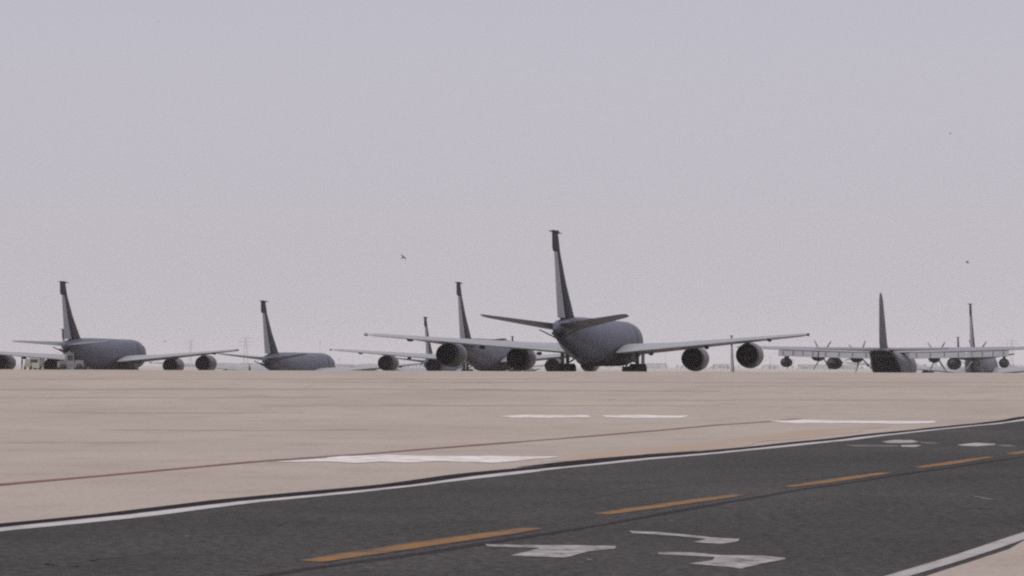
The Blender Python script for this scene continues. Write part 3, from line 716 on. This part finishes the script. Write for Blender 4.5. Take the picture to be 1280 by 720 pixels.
hangar(264, 327, 453.5, 2700, 'far wide hangar in haze left of the lone jet', 'ridge')
hangar(419, 441, 455, 2600, 'far small hangar in haze just right of the lone jet', 'flat')
hangar(448, 474, 454.5, 2900, "far hangar in haze left of the second jet's outer engine", 'ridge')
hangar(804, 832, 454, 2500, "far hangar in haze just right of the largest jet's wheels", 'flat')
hangar(893, 912, 455, 2800, "far hangar in haze left of the thin fin between two engines", 'flat')
hangar(955, 975, 455.5, 2700, "far hangar in haze right of the largest jet's outer right engine", 'ridge')
hangar(1000, 1074, 455.5, 2400, "far long hangar in haze under the transport's left wing", 'flat')

def pylon(px, ytop, D, label, w=7.0):
    D *= 1.5; b = at(px, 457, D); h = at(px, ytop, D).z - GZ
    o = empty('lattice_tower', (b.x, b.y, GZ)); m_ = MB(); lv = 7
    P = lambda i, sx, sy: Vector((sx * w / 2 * (1 - .82 * i / lv), sy * w / 2 * (1 - .82 * i / lv), h * i / lv))
    for sx, sy in ((1, 1), (1, -1), (-1, 1), (-1, -1)): m_.tube(P(0, sx, sy), P(lv, sx, sy), .22, n=5)
    for i in range(lv):
        for sy in (1, -1):
            m_.tube(P(i, 1, sy), P(i + 1, -1, sy), .12, n=4); m_.tube(P(i, -1, sy), P(i + 1, 1, sy), .12, n=4)
    m_.build('lattice', M['mast'], o)
    c_ = MB()
    for z_, L_ in ((.72, .2), (.84, .26), (.95, .18)):
        c_.tube((-h * L_, 0, h * z_), (h * L_, 0, h * z_), .25, n=5); c_.tube((-h * L_, 0, h * z_), (0, 0, h * (z_ + .05)), .12, n=4); c_.tube((h * L_, 0, h * z_), (0, 0, h * (z_ + .05)), .12, n=4)
    c_.build('cross_arm', M['mast'], o)
    return tag(o, label, 'lattice tower', 'far lattice towers')
pylon(238, 425, 2600, "faint lattice tower above the left-edge jet's right wing", 6)
pylon(307, 421, 2400, 'faint wider lattice tower just left of the lone jet\'s fin', 9)
pylon(1265, 424, 2700, 'faint lattice tower at the right edge behind the transport\'s wing', 7)

def mast(px, ytop, D, label):
    D *= 1.5; b = at(px, 457, D); h = at(px, ytop, D).z - GZ
    o = empty('light_mast', (b.x, b.y, GZ))
    MB().tube((0, 0, 0), (0, 0, h), .34, .2, n=8).build('pole', M['mast'], o)
    MB().box((0, 0, h + .3), (3.4, .7, .9)).build('lamp_head', M['mast'], o)
    return tag(o, label, 'light mast', 'far light masts')
for px, yt, D, lb in ((400, 428, 2100, 'faint light mast just behind the lone jet\'s nose'), (505, 441, 2300, 'faint light mast above the wing left of the distant slim fin'),
                      (832, 440, 1900, "faint light mast under the largest jet's right wing"), (963, 447, 1800, "short light mast right of the largest jet's outer right engine"),
                      (992, 450, 1900, "short light mast just right of the transport's outermost pod"), (424, 449, 1900, 'short light mast right of the lone jet')):
    mast(px, yt, D, lb)

def wood(spans):
    mb = MB(); rnd = random.Random(3)
    for x0, x1, yt, D in spans:
        D *= 1.5; a, b = at(x0, 457, D), at(x1, 457, D); n = max(3, int((b.x - a.x) / 4)); H = at(x0, yt, D).z - GZ
        for k in range(n):
            c_ = Vector((rnd.uniform(a.x, b.x), D + rnd.uniform(-12, 12), 0)); h = H * rnd.uniform(.45, 1.05)
            mb.tube((c_.x, c_.y, GZ - .2), (c_.x, c_.y, GZ + h * .5), .22, .12, n=5)
            for j in range(26):
                th, ph = rnd.uniform(0, 6.28), rnd.uniform(-.9, 1.4); rr = h * .42 * rnd.uniform(.5, 1)
                q_ = c_ + Vector((math.cos(th) * math.cos(ph) * rr, math.sin(th) * math.cos(ph) * rr, GZ + h * .6 + math.sin(ph) * h * .38)); s_ = h * rnd.uniform(.1, .2)
                d_ = [Vector((rnd.uniform(-1, 1), rnd.uniform(-1, 1), rnd.uniform(-1, 1))) * s_ for _ in range(4)]
                mb.add([q_ + e for e in d_], [(0, 1, 2), (0, 2, 3), (0, 3, 1), (1, 3, 2)])
    o = mb.build('far_trees', M['leaf']); return tag(o, 'dusty far trees and scrub along the horizon', 'trees', kind='stuff')
wood([(-60, 30, 454, 3000), (330, 340, 456, 2500), (415, 480, 456, 2300), (500, 545, 455.5, 2500), (655, 780, 456, 2600), (800, 925, 456.2, 2300), (950, 1080, 456.4, 2300), (1140, 1200, 454, 2500), (1245, 1340, 455, 2600)])

# sandy blast bank beyond the transport
bk = MB(); prof = []
a, b = at(1144, 457, 420), at(1300, 457, 420)
for k in range(25):
    t_ = k / 24; x = a.x + (b.x - a.x) * t_; h = 2.1 * min(1, 6 * t_, 6 * (1 - t_)) + .35 * noise.noise((x * .3, 0, 0)); z0 = height(x, 420) - .4
    prof.append([Vector((x, 416, z0)), Vector((x, 418.6, z0 + h)), Vector((x, 421.4, z0 + h)), Vector((x, 424, z0))])
o = bk.loft(prof, cap=True, smooth=False).build('earth_bank', M['berm']); tag(o, None, None, kind='structure')

# ------------------------------------------------------------------ dusty air
hm = bpy.data.materials.new('dusty_air'); hm.use_nodes = True; t = hm.node_tree
for n in list(t.nodes):
    if n.type != 'OUTPUT_MATERIAL': t.nodes.remove(n)
pv = t.nodes.new('ShaderNodeVolumePrincipled'); pv.inputs['Density'].default_value = 0.00016
pv.inputs['Color'].default_value = (1.0, 0.97, 1.0, 1); pv.inputs['Anisotropy'].default_value = -0.35
t.links.new(pv.outputs[0], [n for n in t.nodes if n.type == 'OUTPUT_MATERIAL'][0].inputs['Volume'])
hz = MB().box((0, 3480, 20), (7600, 7100, 50)).build('haze', hm); tag(hz, 'pale dusty haze in the air over the apron', 'haze', kind='stuff')
